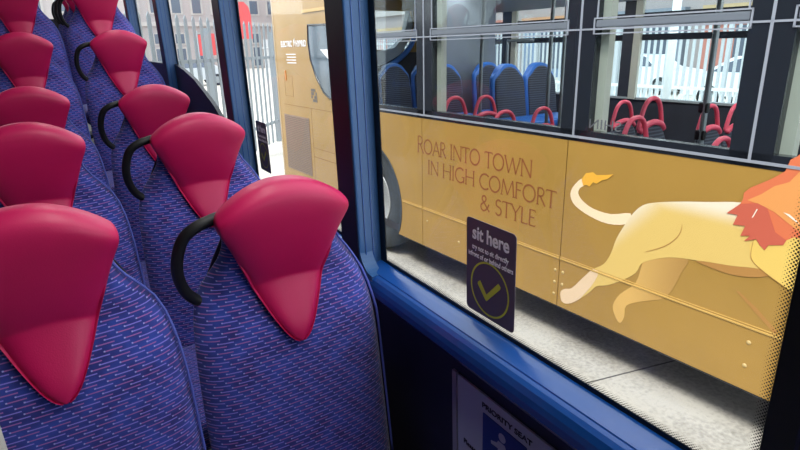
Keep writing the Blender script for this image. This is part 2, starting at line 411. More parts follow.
# side glazing: four bays between pillars
PIL = [(.09, .19), (1.125, 1.215), (2.10, 2.19), (3.33, 3.43), (4.5, 4.62)]
for i, ((a0, a1), (b0, b1)) in enumerate(zip(PIL, PIL[1:])):
    bm = bmesh.new(); box(bm, (GX, a1-.02, Z(-.60)), (GX+.006, b0+.02, WTOP))
    wn = struct(bmlink('window_%d' % (i+1), bm, PANE))
    bm = bmesh.new()
    x = GX-.0015
    y0, y1 = a1-.015, b0+.008
    inner0 = .241 if i == 0 else a1+.012
    inner1 = b0-.026
    zb = Z(-.522) if i != 2 else Z(-.40)
    box(bm, (x, y0, Z(-.56)), (GX, y1, zb)); box(bm, (x, y0, zb), (GX, inner0, WTOP)); box(bm, (x, inner1, zb), (GX, y1, WTOP))
    bmlink('glass_border', bm, FRIT, wn)
    if i < 2:                                # fading halftone inside the black border
        bm = bmesh.new(); uvl = bm.loops.layers.uv.new('UVMap')
        def strip(p, q, du, wid):
            # p->q runs along the border, du points inwards
            vs4 = [p, q, q+du*wid, p+du*wid]; L_ = (q-p).length; uvs = [(0, 0), (L_, 0), (L_, 1), (0, 1)]
            f = bm.faces.new([bm.verts.new(c) for c in vs4])
            for lp, t in zip(f.loops, uvs): lp[uvl].uv = t
        xx = x-.0004
        strip(Vector((xx, inner0, zb)), Vector((xx, inner1, zb)), Vector((0, 0, 1)), .013)
        strip(Vector((xx, inner0, zb)), Vector((xx, inner0, WTOP)), Vector((0, 1, 0)), .0125 if i == 0 else .008)
        strip(Vector((xx, inner1, zb)), Vector((xx, inner1, WTOP)), Vector((0, -1, 0)), .007)
        me = bpy.data.meshes.new('dot_border'); bm.to_mesh(me); bm.free(); link('dot_border', me, DOTS, wn)
for i, (a, b) in enumerate(PIL):
    bm = bmesh.new()
    box(bm, (.5505, a, Z(-.56)), (GX-.0002, b, WTOP), .004)
    o = struct(bmlink('trim_%d' % (i+2), bm, BLUEPIL if i else FRIT))
    if i:
        bm = bmesh.new(); box(bm, (.5495, a+.006, Z(-.575)), (.5515, b+.004, WTOP-.002)); bmlink('inner_cover', bm, DARKCOV, o)
        bm = bmesh.new()                     # two raised ribs down the near side of the cover, and the black glazing seal
        for xr in (.566, .586): box(bm, (xr, a-.0022, Z(-.53)), (xr+.002, a+.001, WTOP-.002))
        bmlink('rib', bm, BLUETRIM, o)
# moulded blue sill rail
rp = [(.600, -.620), (.557, -.600), (.5495, -.588), (.5475, -.572), (.549, -.560), (.554, -.549), (.561, -.5435), (.5675, -.541), (.569, -.5425), (.5705, -.540), (.590, -.534), (.603, -.5305), (.612, -.5305), (.612, -.620)]
bm = bmesh.new(); prism_y(bm, [(x, Z(z)) for x, z in rp], -1.6, 6.59)
o = struct(bmlink('trim_7', bm, BLUETRIM))
# curved fillet where the pillar cover flows into the sill rail
bm = bmesh.new(); r = .055
yc, zc = 1.127-r, Z(-.541)+r
prism_x(bm, [(1.14, Z(-.56)), (1.14, zc)]+[(yc+r*math.cos(math.radians(a)), zc+r*math.sin(math.radians(a))) for a in range(0, -91, -10)]+[(yc, Z(-.56))], .5515, .585)
struct(bmlink('trim_8', bm, BLUEPIL))
# dark curved panel that fills the foot of the rear quarter window
cur = [(3.33, -.120), (3.10, -.145), (2.90, -.180), (2.72, -.230), (2.56, -.280), (2.40, -.355), (2.25, -.45), (2.18, -.52)]
bm = bmesh.new(); prism_x(bm, [(3.34, Z(-.60)), (2.17, Z(-.60))]+[(y, Z(z)) for y, z in reversed(cur)], .592, .609)
struct(bmlink('trim_9', bm, mat('dark_quarter_panel', (16, 18, 30), 0.5)))
bm = bmesh.new(); box(bm, (.592, 3.43, Z(-.60)), (.609, 4.5, Z(-.125)))
struct(bmlink('trim_10', bm, mat('dark_rear_panel', (16, 18, 30), 0.5)))

# ------------------------------------------------------------------ priority seat notice on the wall below the sill
pb = empty('priority_seat_sign', 'pale grey priority seat notice board on the dark wall below the blue sill', 'sign', (.583, .40, Z(-.66)))
def child(o, p):
    o.parent = p; o.matrix_parent_inverse = Matrix.Translation(p.location).inverted(); return o
PY = .777
child(bx('board', (.580, -.2, Z(-1.05)), (.5845, PY, Z(-.655)), BOARD), pb)
child(bx('edge_strip', (.5785, PY+.003, Z(-1.05)), (.5848, PY+.017, Z(-.652)), STRIP), pb)
child(put_text('heading', 'PRIORITY SEAT', .0158, (.5795, PY-.077, Z(-.683)), INK, bold=.0004, width=.134), pb)
bm = bmesh.new(); prism_x(bm, rrect(PY-.200, Z(-.86), PY-.081, Z(-.694), .002), .5788, .5800)
pic = child(bmlink('pictogram_panel', bm, BOARDBLUE), pb)
bm = bmesh.new(); M = facing(.5784, PY-.137, Z(-.716))
def disc(bm, c, r, M, n=20):
    f = bm.faces.new([bm.verts.new(M @ Vector((c[0]+r*math.cos(2*math.pi*k/n), c[1]+r*math.sin(2*math.pi*k/n), 0))) for k in range(n)])
disc(bm, (0, 0), .0098, M)
f = bm.faces.new([bm.verts.new(M @ Vector((x, y, 0))) for x, y in ((-.010, -.012), (.008, -.012), (.016, -.026), (.020, -.064), (.012, -.066), (.009, -.040), (.009, -.120), (-.010, -.120), (-.010, -.040), (-.011, -.030), (-.030, -.032), (-.031, -.025), (-.014, -.019))])
bmlink('figure', bm, BOARD, pic).matrix_parent_inverse = Matrix.Identity(4)
child(put_text('caption', 'Please', .016, (.5795, PY-.020, Z(-.806)), INK, bold=.0003), pb)

# ------------------------------------------------------------------ window stickers
def sticker(y0, y1, zt, zb, label):
    """film on the inside of the glass; y0 is its left edge"""
    x = GX-.0016
    t = empty('window_sticker', label, 'sticker', (x, (y0+y1)/2, zb), 'sit here stickers on the glass')
    W = y0-y1; H = zt-zb
    bm = bmesh.new(); prism_x(bm, rrect(y1, zb, y0, zt, .009), x-.0012, x)
    child(bmlink('film', bm, STICK), t)
    xf = x-.0016
    child(put_text('heading', 'sit here', H*.195, (xf, y0-W*.13, zt-H*.205), WHITEPRINT, bold=H*.0045, width=W*.74), t)
    child(put_text('small_print', 'try not to sit directly', H*.075, (xf, y0-W*.13, zt-H*.315), WHITEPRINT, bold=H*.0009, width=W*.74), t)
    child(put_text('small_print', 'infront of or behind others', H*.075, (xf, y0-W*.045, zt-H*.395), WHITEPRINT, bold=H*.0009, width=W*.91), t)
    bm = bmesh.new(); M = facing(xf, (y0+y1)/2, zb+H*.32); R_ = W*.40
    a = arc(0, 0, R_, R_, 0, 360, 40); b = arc(0, 0, R_*.93, R_*.93, 0, 360, 40)
    va = [bm.verts.new(M @ Vector((p[0], p[1], 0))) for p in a[:-1]]; vb = [bm.verts.new(M @ Vector((p[0], p[1], 0))) for p in b[:-1]]
    for i in range(40): bm.faces.new((va[i], va[(i+1) % 40], vb[(i+1) % 40], vb[i]))
    child(bmlink('ring', bm, LIME), t)
    bm = bmesh.new(); q = R_*.085
    f = bm.faces.new([bm.verts.new(M @ Vector((x_*R_, y_*R_, 0))) for x_, y_ in ((-.60, .10), (-.48, .20), (-.14, -.22), (.46, .42), (.58, .33), (.56, .24), (-.13, -.47), (-.22, -.42), (-.62, .02))])
    bm.normal_update(); bmesh.ops.triangulate(bm, faces=[f])
    child(bmlink('tick', bm, LIME), t)
    return t
sticker(.783, .649, Z(-.326), Z(-.512), 'larger dark sit here sticker with lime tick, low on the wide nearest window')
sticker(2.029, 1.915, Z(-.284), Z(-.464), 'small dark sit here sticker on the further window beside a blue pillar')

# pale grab pole close to the lens on the left, at the edge of the gangway
gp = empty('grab_pole', 'pale grey grab pole, a sliver of it at the bottom left corner', 'pole', (-.099, .45, 0))
bm = bmesh.new(); tube(bm, [(-.099, .45, .0), (-.099, .45, 2.28)], .0165, 16); child(bmlink('shaft', bm, mat('pale_powder_coat', (176, 174, 166), 0.45), smooth=True), gp)
bm = bmesh.new(); lathe(bm, [(.036, .0), (.036, .01), (.02, .03)], (-.099, .45, 0), 'Z', 20); child(bmlink('floor_flange', bm, BLACKP, smooth=True), gp)
# ------------------------------------------------------------------ the seats
WT = [(0, .124), (.012, .129), (.03, .130), (.055, .126), (.08, .120), (.105, .116), (.13, .118), (.15, .127), (.175, .146), (.20, .166), (.23, .184), (.26, .194), (.30, .201), (.36, .206), (.45, .209), (.60, .210), (.76, .210)]
PT = [(0, -.032), (.06, -.028), (.14, -.008), (.214, .017), (.221, .017), (.28, -.008), (.34, -.030), (.45, -.036), (.60, -.050), (.76, -.066)]
def sm(t, a): k = max(0, min(1, t/a)); return k*k*(3-2*k)
def archz(u, t): return -.052*u*u*(1-sm(t, .13))
def grid_solid(rows, us, front, back, uvf=None, sub=1):
    bm = bmesh.new(); uvl = bm.loops.layers.uv.new('UVMap')
    F_ = [[bm.verts.new(front(u, t)) for u in us] for t in rows]; B_ = [[bm.verts.new(back(u, t)) for u in us] for t in rows]
    nr, nc = len(rows), len(us); par = {}
    for i, t in enumerate(rows):
        for j, u in enumerate(us):
            for g in (F_, B_): par[g[i][j]] = (g[i][j].co.x, -t)
    for i in range(nr-1):
        for j in range(nc-1):
            bm.faces.new((F_[i][j], F_[i+1][j], F_[i+1][j+1], F_[i][j+1])); bm.faces.new((B_[i][j], B_[i][j+1], B_[i+1][j+1], B_[i+1][j]))
        for j in (0, nc-1): bm.faces.new((F_[i][j], B_[i][j], B_[i+1][j], F_[i+1][j]))
    for i in (0, nr-1):
        for j in range(nc-1): bm.faces.new((F_[i][j], F_[i][j+1], B_[i][j+1], B_[i][j]))
    for f in bm.faces:
        for lp in f.loops: lp[uvl].uv = par[lp.vert]
    return bm
def solid_obj(name, bm, m, parent, sub=1):
    o = bmlink(name, bm, m, parent, True)
    if sub:
        md = o.modifiers.new('s', 'SUBSURF'); md.levels = sub; md.render_levels = sub
    return o
US = [-1, -.985, -.94, -.85, -.65, -.4, -.15, .15, .4, .65, .85, .94, .985, 1]
def seat_proto(handle):
    t0 = empty('bus_seat', 'x', 'seat')
    H = HEAD
    # fabric back
    rows = [0, .006, .03, .06, .09, .12, .15, .18, .21, .24, .28, .33, .4, .5, .6, .69, .74, .755]
    def ff(u, t): return (interp(WT, t)*.985*u, interp(PT, t)+.012+.010*u*u+.042*abs(u)**10, H-t-.006+archz(u, t))
    def fb(u, t): return (interp(WT, t)*.96*u, interp(PT, t)+.080-.02*abs(u)**10, H-t-.006+archz(u, t))
    solid_obj('backrest', grid_solid(rows, US, ff, fb), FABRIC, t0)
    # moulded plastic shell behind the fabric
    rows = [.05, .08, .12, .2, .3, .45, .6, .78, .80]
    solid_obj('back_shell', grid_solid(rows, [-1, -.95, -.6, 0, .6, .95, 1], lambda u, t: (interp(WT, t)*.94*u, interp(PT, t)+.074, H-t+archz(u, t)), lambda u, t: (interp(WT, t)*.86*u, interp(PT, t)+.105, H-t+archz(u, t))), SHELLM, t0)
    # padded headrest: wide top, tapering to a rounded point
    HT = [(0, .126), (.012, .132), (.03, .134), (.06, .129), (.10, .121), (.15, .103), (.22, .077), (.28, .051), (.315, .033), (.333, .019), (.342, .004)]
    rows = [0, .004, .012, .025, .05, .08, .11, .14, .17, .195, .210, .2155, .2175, .2195, .225, .24, .27, .30, .32, .333, .340, .342]
    def roll(t): return .030*(1-min(1, t/.03))**2
    def th(t): return .088 if t < .10 else max(.016, .088-(t-.10)*1.2)
    def foldt(u, t): return t
    def hf(u, t):
        e = abs(u)**8; k = min(1, (.342-t)/.03)
        return (interp(HT, t)*u, interp(PT, t)-.006*k-.004*(1-u*u)+roll(t)+.016*e+.004*(1-k), H-t+archz(u, t)+(.010*(1-u*u)*math.exp(-((t-.217)/.02)**2)))
    def hb(u, t):
        e = abs(u)**8
        return (interp(HT, t)*u*.985, interp(PT, t)-.006+th(t)-roll(t)*.8-.012*e, H-t+archz(u, t))
    solid_obj('headrest', grid_solid(rows, US, hf, hb), VINYL, t0)
    # stitched piping down both edges of the back
    for s in ((1,) if handle else (-1, 1)):
        bm = bmesh.new(); tube(bm, [(s*interp(WT, t)*.972, interp(PT, t)+.046, H-t-.004+archz(1, t)) for t in [.07+.03*k for k in range(23)]], .0027, 6)
        bmlink('piping', bm, PIPING, t0, True)
    # seat cushion and its pedestal
    bm = bmesh.new(); box(bm, (-.205, -.46, .36), (.205, -.03, .45), .03, 3); o = bmlink('cushion', bm, FABRIC, t0, True)
    uvl = o.data.uv_layers.new(name='UVMap') if not o.data.uv_layers else o.data.uv_layers[0]
    for lp in o.data.loops: c = o.data.vertices[lp.vertex_index].co; uvl.data[lp.index].uv = (c.x, c.y+c.z)
    bm = bmesh.new(); box(bm, (-.15, -.34, .0), (.15, -.10, .03), .006); box(bm, (-.05, -.26, .02), (.05, -.18, .37)); box(bm, (-.18, -.40, .34), (.18, -.02, .37)); box(bm, (-.17, -.06, .36), (.17, .02, .44))
    bmlink('pedestal', bm, SHELLM, t0)
    if handle:
        pts = [(-.112, .030, -.064), (-.138, .024, -.067), (-.163, .022, -.074), (-.186, .026, -.091), (-.200, .034, -.124), (-.205, .044, -.162), (-.199, .054, -.198), (-.186, .062, -.224), (-.168, .066, -.240), (-.145, .066, -.240)]
        bm = bmesh.new(); P = smoothpath([(x, y, H+z) for x, y, z in pts]); n_ = len(P)
        tube(bm, P, [.0112 if 4 < i < n_-6 else .0115 for i in range(n_)], 12)
        bmlink('grab_handle', bm, RUBBER, t0, True)
    return t0
LAB_R = ['foremost window seat, crimson headrest and black grab handle, beside the blue sill rail',
         'second window seat from the front, crimson headrest just left of the small sticker',
         'third window seat from the front, crimson headrest against the dark curved window panel',
         'fourth window seat from the front, on the raised rear step',
         'fifth window seat from the front, crimson headrest cut by the top of the view',
         'sixth window seat from the front, mostly hidden, its black grab handle showing behind the fifth',
         'rearmost window seat, mostly hidden, its black grab handle topmost of the cluster']
LAB_L = ['nearest aisle seat, large dark crimson headrest over blue dashed fabric',
         'second aisle seat from the front, dark crimson headrest at the left edge',
         'third aisle seat from the front, only a strip of crimson headrest above the second',
         'fourth aisle seat from the front, dim crimson headrest near the top left corner',
         'fifth aisle seat from the front, dull crimson headrest cut by the top left corner',
         'sixth aisle seat from the front, blue edge showing beside the handles at top left',
         None]
LIFT = [.022, .019, .026, .003, .003, .0, 0]
pr = seat_proto(True); pl = seat_proto(False)
for k in range(7):
    o = pr if k == 0 else copy_tree(pr)
    o.location = (.337, rowY[k]+.012, rowF[k]); o['label'] = LAB_R[k]; o['category'] = 'seat'; o['group'] = 'window seats with grab handles'
    if LAB_L[k] is None: continue
    o = pl if k == 0 else copy_tree(pl)
    o.location = (-.086, rowY[k]+.012, rowF[k]+LIFT[k]); o['label'] = LAB_L[k]; o['category'] = 'seat'; o['group'] = 'aisle seats with crimson headrests'
# metric outlines of the flank artwork and fittings (y, z on the bus side)
TAIL = [(2.019, -0.732), (2.079, -0.796), (2.089, -0.851), (2.049, -0.901), (1.944, -0.939), (1.824, -0.954), (1.708, -0.927), (1.69, -0.863), (1.807, -0.895), (1.925, -0.89), (2.002, -0.859), (2.035, -0.823), (2.026, -0.79), (1.996, -0.765)]
TUFT = [(2.019, -0.736), (1.993, -0.697), (1.946, -0.683), (1.921, -0.695), (1.864, -0.685), (1.816, -0.673), (1.85, -0.706), (1.884, -0.718), (1.916, -0.744), (1.94, -0.739), (1.961, -0.769), (1.981, -0.763), (2.005, -0.771)]
BODY = [(1.714, -0.929), (1.675, -0.86), (1.624, -0.804), (1.548, -0.772), (1.421, -0.741), (1.286, -0.714), (1.155, -0.688), (1.031, -0.689), (0.998, -0.801), (1.063, -0.844), (1.068, -0.904), (1.055, -0.933), (1.007, -0.965), (1.072, -0.973), (1.148, -0.989), (1.312, -1.013), (1.4, -1.027), (1.473, -1.048), (1.548, -1.086), (1.595, -1.121), (1.62, -1.18), (1.689, -1.245), (1.785, -1.311), (1.855, -1.342), (1.899, -1.397), (1.97, -1.47), (2.045, -1.527), (2.095, -1.529), (2.111, -1.474), (2.08, -1.439), (2.028, -1.416), (1.957, -1.326), (1.889, -1.247), (1.822, -1.193), (1.783, -1.117), (1.759, -1.026)]
HAUNCH = [(1.714, -0.929), (1.675, -0.86), (1.624, -0.804), (1.548, -0.772), (1.421, -0.741), (1.286, -0.714), (1.366, -0.756), (1.467, -0.806), (1.555, -0.874), (1.646, -0.965), (1.711, -1.054), (1.769, -1.144), (1.809, -1.199), (1.822, -1.193), (1.783, -1.117), (1.759, -1.026)]
PAW = [(2.095, -1.529), (2.111, -1.474), (2.08, -1.439), (2.028, -1.416), (1.957, -1.326), (1.889, -1.247), (1.851, -1.257), (1.88, -1.334), (1.924, -1.406), (1.97, -1.47), (2.045, -1.527)]
CREASE = [(1.406, -0.846), (1.406, -0.877), (1.423, -0.925), (1.481, -0.988), (1.574, -1.044), (1.573, -1.0465), (1.479, -0.9915), (1.4195, -0.9265), (1.4025, -0.8775)]
BELLY = [(1.312, -1.013), (1.24, -1.027), (1.141, -1.031), (1.051, -1.013), (0.983, -0.981), (1.007, -0.965), (1.072, -0.973), (1.148, -0.989)]
CHEST = [(1.077, -0.848), (1.078, -0.907), (1.062, -0.944), (0.997, -0.982), (0.921, -1.015), (0.863, -1.027), (0.775, -1.018), (0.822, -0.754), (0.948, -0.772)]
HIND = [(1.591, -1.129), (1.616, -1.239), (1.701, -1.336), (1.738, -1.42), (1.714, -1.481), (1.682, -1.507), (1.659, -1.458), (1.653, -1.387), (1.553, -1.322), (1.434, -1.252), (1.374, -1.095), (1.353, -1.019), (1.471, -1.045), (1.577, -1.099)]
FORE = [(1.11, -1.103), (1.099, -1.099), (1.013, -1.151), (0.918, -1.226), (0.919, -1.246), (1.023, -1.17)]
MANE = [(0.955, -0.434), (0.969, -0.453), (0.992, -0.471), (1.002, -0.519), (1.035, -0.55), (1.059, -0.569), (1.126, -0.615), (1.148, -0.642), (1.147, -0.669), (1.155, -0.694), (1.206, -0.749), (1.158, -0.746), (1.171, -0.795), (1.119, -0.788), (1.132, -0.838), (1.092, -0.827), (1.113, -0.858), (1.065, -0.836), (1.047, -0.859), (1.024, -0.876), (1.013, -0.85), (0.958, -0.834), (0.949, -0.809), (0.923, -0.788), (0.882, -0.79), (0.814, -0.789), (0.858, -0.453)]
MANE2 = [(0.935, -0.488), (0.98, -0.563), (1.032, -0.59), (1.077, -0.634), (1.128, -0.671), (1.077, -0.679), (1.014, -0.7), (0.95, -0.738), (0.885, -0.774), (0.819, -0.764), (0.858, -0.492)]
MANE3 = [(1.155, -0.694), (1.206, -0.749), (1.158, -0.746), (1.171, -0.795), (1.119, -0.788), (1.132, -0.838), (1.092, -0.827), (1.113, -0.858), (1.065, -0.836), (1.047, -0.859), (1.024, -0.876), (1.013, -0.85), (0.958, -0.834), (0.949, -0.809), (0.996, -0.786), (1.02, -0.737), (1.043, -0.689), (1.086, -0.676)]
GLINT = [(1.084, -0.701), (1.08, -0.702), (1.092, -0.741), (1.098, -0.745)]
GLINT2 = [(0.98, -0.693), (0.957, -0.696), (0.928, -0.715), (0.914, -0.729), (0.93, -0.722), (0.959, -0.705)]
REARWIN = [(5.505, 0.238), (4.922, 0.223), (5.003, -0.466), (5.109, -0.463), (5.234, -0.411), (5.375, -0.278), (5.489, -0.102), (5.52, 0.074)]
GRILLE = [(6.409, -0.713), (5.611, -0.724), (5.71, -1.347), (6.465, -1.414)]
# ------------------------------------------------------------------ the yard outside and the bus alongside (its own level frame, the kerb side leans a little)
bxv = Vector((0.99844, 0.04722, -0.0298)); byv = Vector((-0.04757, 0.9988, -0.01137)); bxv.normalize(); byv = (byv-bxv*byv.dot(bxv)).normalized(); bzv = bxv.cross(byv)
MB = Matrix(((bxv.x, byv.x, bzv.x, 0), (bxv.y, byv.y, bzv.y, 0), (bxv.z, byv.z, bzv.z, EYE), (0, 0, 0, 1)))
def at(x, y, z, rz=0): return MB @ Matrix.Translation((x, y, z)) @ Matrix.Rotation(rz, 4, 'Z')
GZ = -1.85
bm = bmesh.new(); box(bm, (-14, -14, GZ-.2), (60, 80, GZ))
g = struct(bmlink('ground', bm, CONC, M=MB))
bm = bmesh.new(); box(bm, (-.4, -.005, GZ-.01), (3.2, .005, GZ+.0012))
o = struct(bmlink('trim_11', bm, mat('dark_joint', (96, 92, 88), 0.9), M=at(2.0, 1.83, 0, math.radians(-14))))
o = bpy.data.objects['trim_11']

SX = 2.6; FX = 5.05
bus = empty('double_decker_bus', 'gold liveried bus with a running lion and lettering, parked alongside beyond the window', 'bus', M=at(SX, 2.0, GZ))
# parts are given in the bus frame; the root sits on the ground beside the skirt
OFF = Matrix.Translation((-SX, -2.0, -GZ))
def bp(name, bm, m, parent=None, smooth=False, **k):
    if parent is None: bm.transform(OFF); parent_ = bus
    else: bm.transform(OFF); parent_ = parent
    return bmlink(name, bm, m, parent_, smooth, **k)
def bb(name, a, b, m, parent=None, bev=0.0):
    bm = bmesh.new(); box(bm, a, b, bev); return bp(name, bm, m, parent)
SK, WB = -1.572, -.525
def side_panel(poly):
    bm = bmesh.new(); prism_x(bm, poly, SX, SX+.03); return bp('side_panel', bm, GOLD)
g2 = .003
side_panel([(2.135+g2, SK), (3.565-g2, SK), (3.565-g2, WB), (2.135+g2, WB)])
side_panel([(-1.2, SK), (2.135-g2, SK), (2.135-g2, WB), (-1.2, WB)])
WC, WZ, WR = 4.40, -1.335, .53
arcp = [(WC+WR*math.cos(math.radians(a)), WZ+WR*math.sin(math.radians(a))) for a in range(206, -27, -6)]
side_panel([(3.565+g2, SK), (arcp[0][0], SK)]+arcp+[(arcp[-1][0], SK), (4.955-g2, SK), (4.955-g2, WB), (3.565+g2, WB)])
side_panel([(4.955+g2, SK), (6.410, SK), (6.410, 1.0), (4.955+g2, 1.0)])
bm = bmesh.new()                                  # rounded rear corner and back
pro = [(SX, 6.410), (SX+.015, 6.490), (SX+.06, 6.550), (SX+.14, 6.590), (FX-.14, 6.590), (FX, 6.470), (FX, 6.410), (FX-.03, 6.410), (FX-.05, 6.530), (SX+.05, 6.530), (SX+.03, 6.410)]
def prism_z(bm, poly, z0, z1):
    a = [bm.verts.new((x, y, z0)) for x, y in poly]; b = [bm.verts.new((x, y, z1)) for x, y in poly]
    f1 = bm.faces.new(a); f2 = bm.faces.new(list(reversed(b))); n = len(poly)
    for i in range(n): bm.faces.new((a[i], b[i], b[(i+1) % n], a[(i+1) % n]))
    bm.normal_update(); bmesh.ops.triangulate(bm, faces=[f1, f2])
prism_z(bm, pro, SK, -.02); bp('rear_panel', bm, GOLD)
bm = bmesh.new(); prism_z(bm, [(SX, 6.410), (SX+.015, 6.490), (SX+.06, 6.550), (SX+.14, 6.590), (SX+.35, 6.590), (SX+.35, 6.530), (SX+.05, 6.530), (SX+.03, 6.410)], -.02, 1.0); bp('rear_panel', bm, GOLD)
bm = bmesh.new(); prism_z(bm, [(4.6, 6.590), (FX-.14, 6.590), (FX, 6.470), (FX, 6.410), (FX-.05, 6.530), (4.6, 6.530)], -.02, 1.0); bp('rear_panel', bm, GOLD)
bb('rear_panel', (SX+.1, 6.530, .46), (FX-.1, 6.590, 1.0), GOLD)
bb('rear_window_pane', (SX+.33, 6.550, -.04), (4.62, 6.560, .48), BUSPANE)
# raised bead along the flank
for y0, y1 in ((-1.2, 2.135-g2), (2.135+g2, 3.565-g2), (3.565+g2, 3.86)):
    bm = bmesh.new(); box(bm, (SX-.005, y0, -1.262), (SX+.002, y1, -1.251), .003); box(bm, (SX-.003, y0, -1.246), (SX+.002, y1, -1.241)); bp('side_bead', bm, GOLDDK)
bb('skirt_edge', (SX+.004, -1.2, SK-.012), (SX+.026, 3.86, SK), BUSBLACK)
# rivets
for y, z in ((2.165, -1.34), (2.165, -1.42), (2.105, -1.34), (2.105, -1.42), (2.165, -1.50), (1.02, -1.33), (1.02, -1.45), (3.10, -1.42), (3.5, -1.35)):
    bm = bmesh.new(); lathe(bm, [(.001, -.005), (.007, -.0045), (.011, 0), (.011, .002)], (SX, y, z), 'X', 12); bp('rivet', bm, RIVET, smooth=True)
# wheel
bm = bmesh.new(); lathe(bm, [(.27, .02), (.285, .0), (.40, -.012), (.47, .0), (.50, .05), (.505, .14), (.48, .26), (.30, .27)], (SX+.045, WC, WZ), 'X', 56); wh = bp('wheel', bm, TYRE, smooth=True)
bm = bmesh.new(); lathe(bm, [(.280, .0), (.275, -.006), (.262, -.004), (.252, .05), (.18, .10), (.12, .06), (.10, -.02), (.06, -.03), (.001, -.03)], (SX+.047, WC, WZ), 'X', 48); rim = bp('rim', bm, RIM, wh, True)
for k in range(10):
    a = 2*math.pi*k/10; bm = bmesh.new(); lathe(bm, [(.014, .03), (.014, -.012), (.009, -.018)], (SX+.10, WC+.2*math.cos(a), WZ+.2*math.sin(a)), 'X', 6); bp('wheel_nut', bm, STEEL, wh)
bm = bmesh.new(); ap = [(WC+r*math.cos(math.radians(a)), WZ+r*math.sin(math.radians(a))) for r, rng in ((.535, range(-26, 207, 6)), (.512, range(206, -27, -6))) for a in rng]
prism_x(bm, ap, SX-.006, SX+.06); bp('wheel_arch_lip', bm, TYRE)
bb('wheel_well', (SX+.34, WC-.6, SK), (SX+.36, WC+.6, WB), BUSBLACK)
# underframe and interior shell
bb('floor_pan', (SX+.03, -1.2, -1.56), (FX, 6.530, -1.50), INTDARK)
bb('inner_lining', (SX+.032, -1.2, -1.5), (SX+.05, 3.8, WB-.03), INTDARK)
bb('far_side_wall', (FX-.04, -1.2, -1.5), (FX, 5.55, -.52), INTDARK)
bb('far_window_ledge', (FX-.06, -1.2, -.525), (FX, 5.55, -.505), INTGREY)
bb('far_quarter_panel', (FX-.04, 5.55, -1.5), (FX, 6.430, 1.0), INTGREY)
for y0, y1 in ((5.02, 5.20), (3.40, 3.54), (1.72, 1.86), (.1, .24), (-1.2, -1.1)):
    p = bb('far_pillar', (FX-.05, y0, -.52), (FX, y1, .66), INTDARK)
    bb('pillar_lining', (FX-.075, y0-.07, -.52), (FX-.045, y0+.005, .60), CREAM, p)
for y0, y1 in ((5.20, 5.55), (3.54, 5.02), (1.86, 3.40), (.24, 1.72), (-1.1, .1)):
    f = bb('far_window_pane', (FX-.02, y0, -.52), (FX-.014, y1, .39), BUSPANE)
    bb('window_bar', (FX-.05, y0, .02), (FX-.01, y1, .075), BUSBLACK, f)
    bb('vent_bar', (FX-.05, y0, .15), (FX-.01, y1, .265), BUSBLACK, f)
bm = bmesh.new(); prism_y(bm, [(FX-.03, .385), (FX-.08, .375), (FX-.42, .56), (FX-.42, .62), (FX-.002, .62), (FX-.002, .385)], -1.2, 6.510); bp('ceiling_cove', bm, INTGREY)
bb('ceiling_panel', (SX+.05, -1.2, .60), (FX-.40, 6.530, .66), mat('warm_pale_ceiling', (206, 200, 188), 0.5))
bb('near_side_cove', (SX+.035, -1.2, .42), (SX+.11, 4.93, .62), INTGREY)
bb('deck', (SX, -1.2, .66), (FX, 6.530, 1.0), GOLD)
# rear bench platform, wheel box and the pale partition
bb('rear_platform', (SX+.06, 4.35, -1.5), (FX-.05, 6.520, -1.12), INTDARK)
bb('partition', (3.98, 5.02, -1.12), (4.72, 5.05, .58), mat('slate_grey_partition', (118, 124, 134), 0.5), bev=.01)
bb('rear_lining', (SX+.06, 6.50, -1.5), (FX-.06, 6.515, -.06), INTDARK)
bm = bmesh.new()                                  # pale curved surround below the rear window
lo = [(3.0, -.03), (3.2, -.14), (3.5, -.24), (3.8, -.26), (4.1, -.20), (4.35, -.08), (4.5, .1), (4.56, .3)]
hi = [(4.50, .46), (4.46, .3), (4.40, .12), (4.25, .0), (4.1, -.03), (3.0, -.02)]
prism_y(bm, [(x, z) for x, z in lo]+hi, 6.430, 6.520); bp('rear_window_surround', bm, INTGREY)
bm = bmesh.new(); tube(bm, smoothpath([(4.62, 6.410, .5), (4.60, 6.410, .25), (4.50, 6.410, .02), (4.30, 6.410, -.15), (4.05, 6.410, -.26)]), .035, 10); bp('rear_window_trim', bm, SEATBLUE, smooth=True)
# window band of the near side
PV = [(4.955, 4.86), (3.53, .095), (2.10, .095), (1.15, .090), (-.45, .09)]
for k, (c, hw) in enumerate(PV):
    if k == 0: p = bb('window_pillar', (SX-.002, 4.86, WB), (SX+.05, 4.955, .66), BUSBLACK)
    else:
        p = bb('window_pillar', (SX-.002, c-hw, WB), (SX+.05, c+hw, .66), BUSBLACK)
        bb('pillar_seal', (SX-.006, c-.006, WB+.02), (SX, c+.006, .66), GREYTRIM, p)
        bb('inner_post', (SX+.05, c-hw-.05, -.50), (SX+.10, c-hw+.04, .60), CREAM, p)
bb('sill_band', (SX-.002, -1.2, WB), (SX+.05, 4.86, -.462), BUSBLACK)
bb('sill_seal', (SX-.007, -1.2, -.507), (SX, 4.86, -.494), GREYTRIM)
bb('transom_seal', (SX-.006, -1.2, .068), (SX, 4.86, .077), GREYTRIM)
bays = [(3.625, 4.86), (2.195, 3.435), (1.24, 2.005), (-.36, 1.06)]
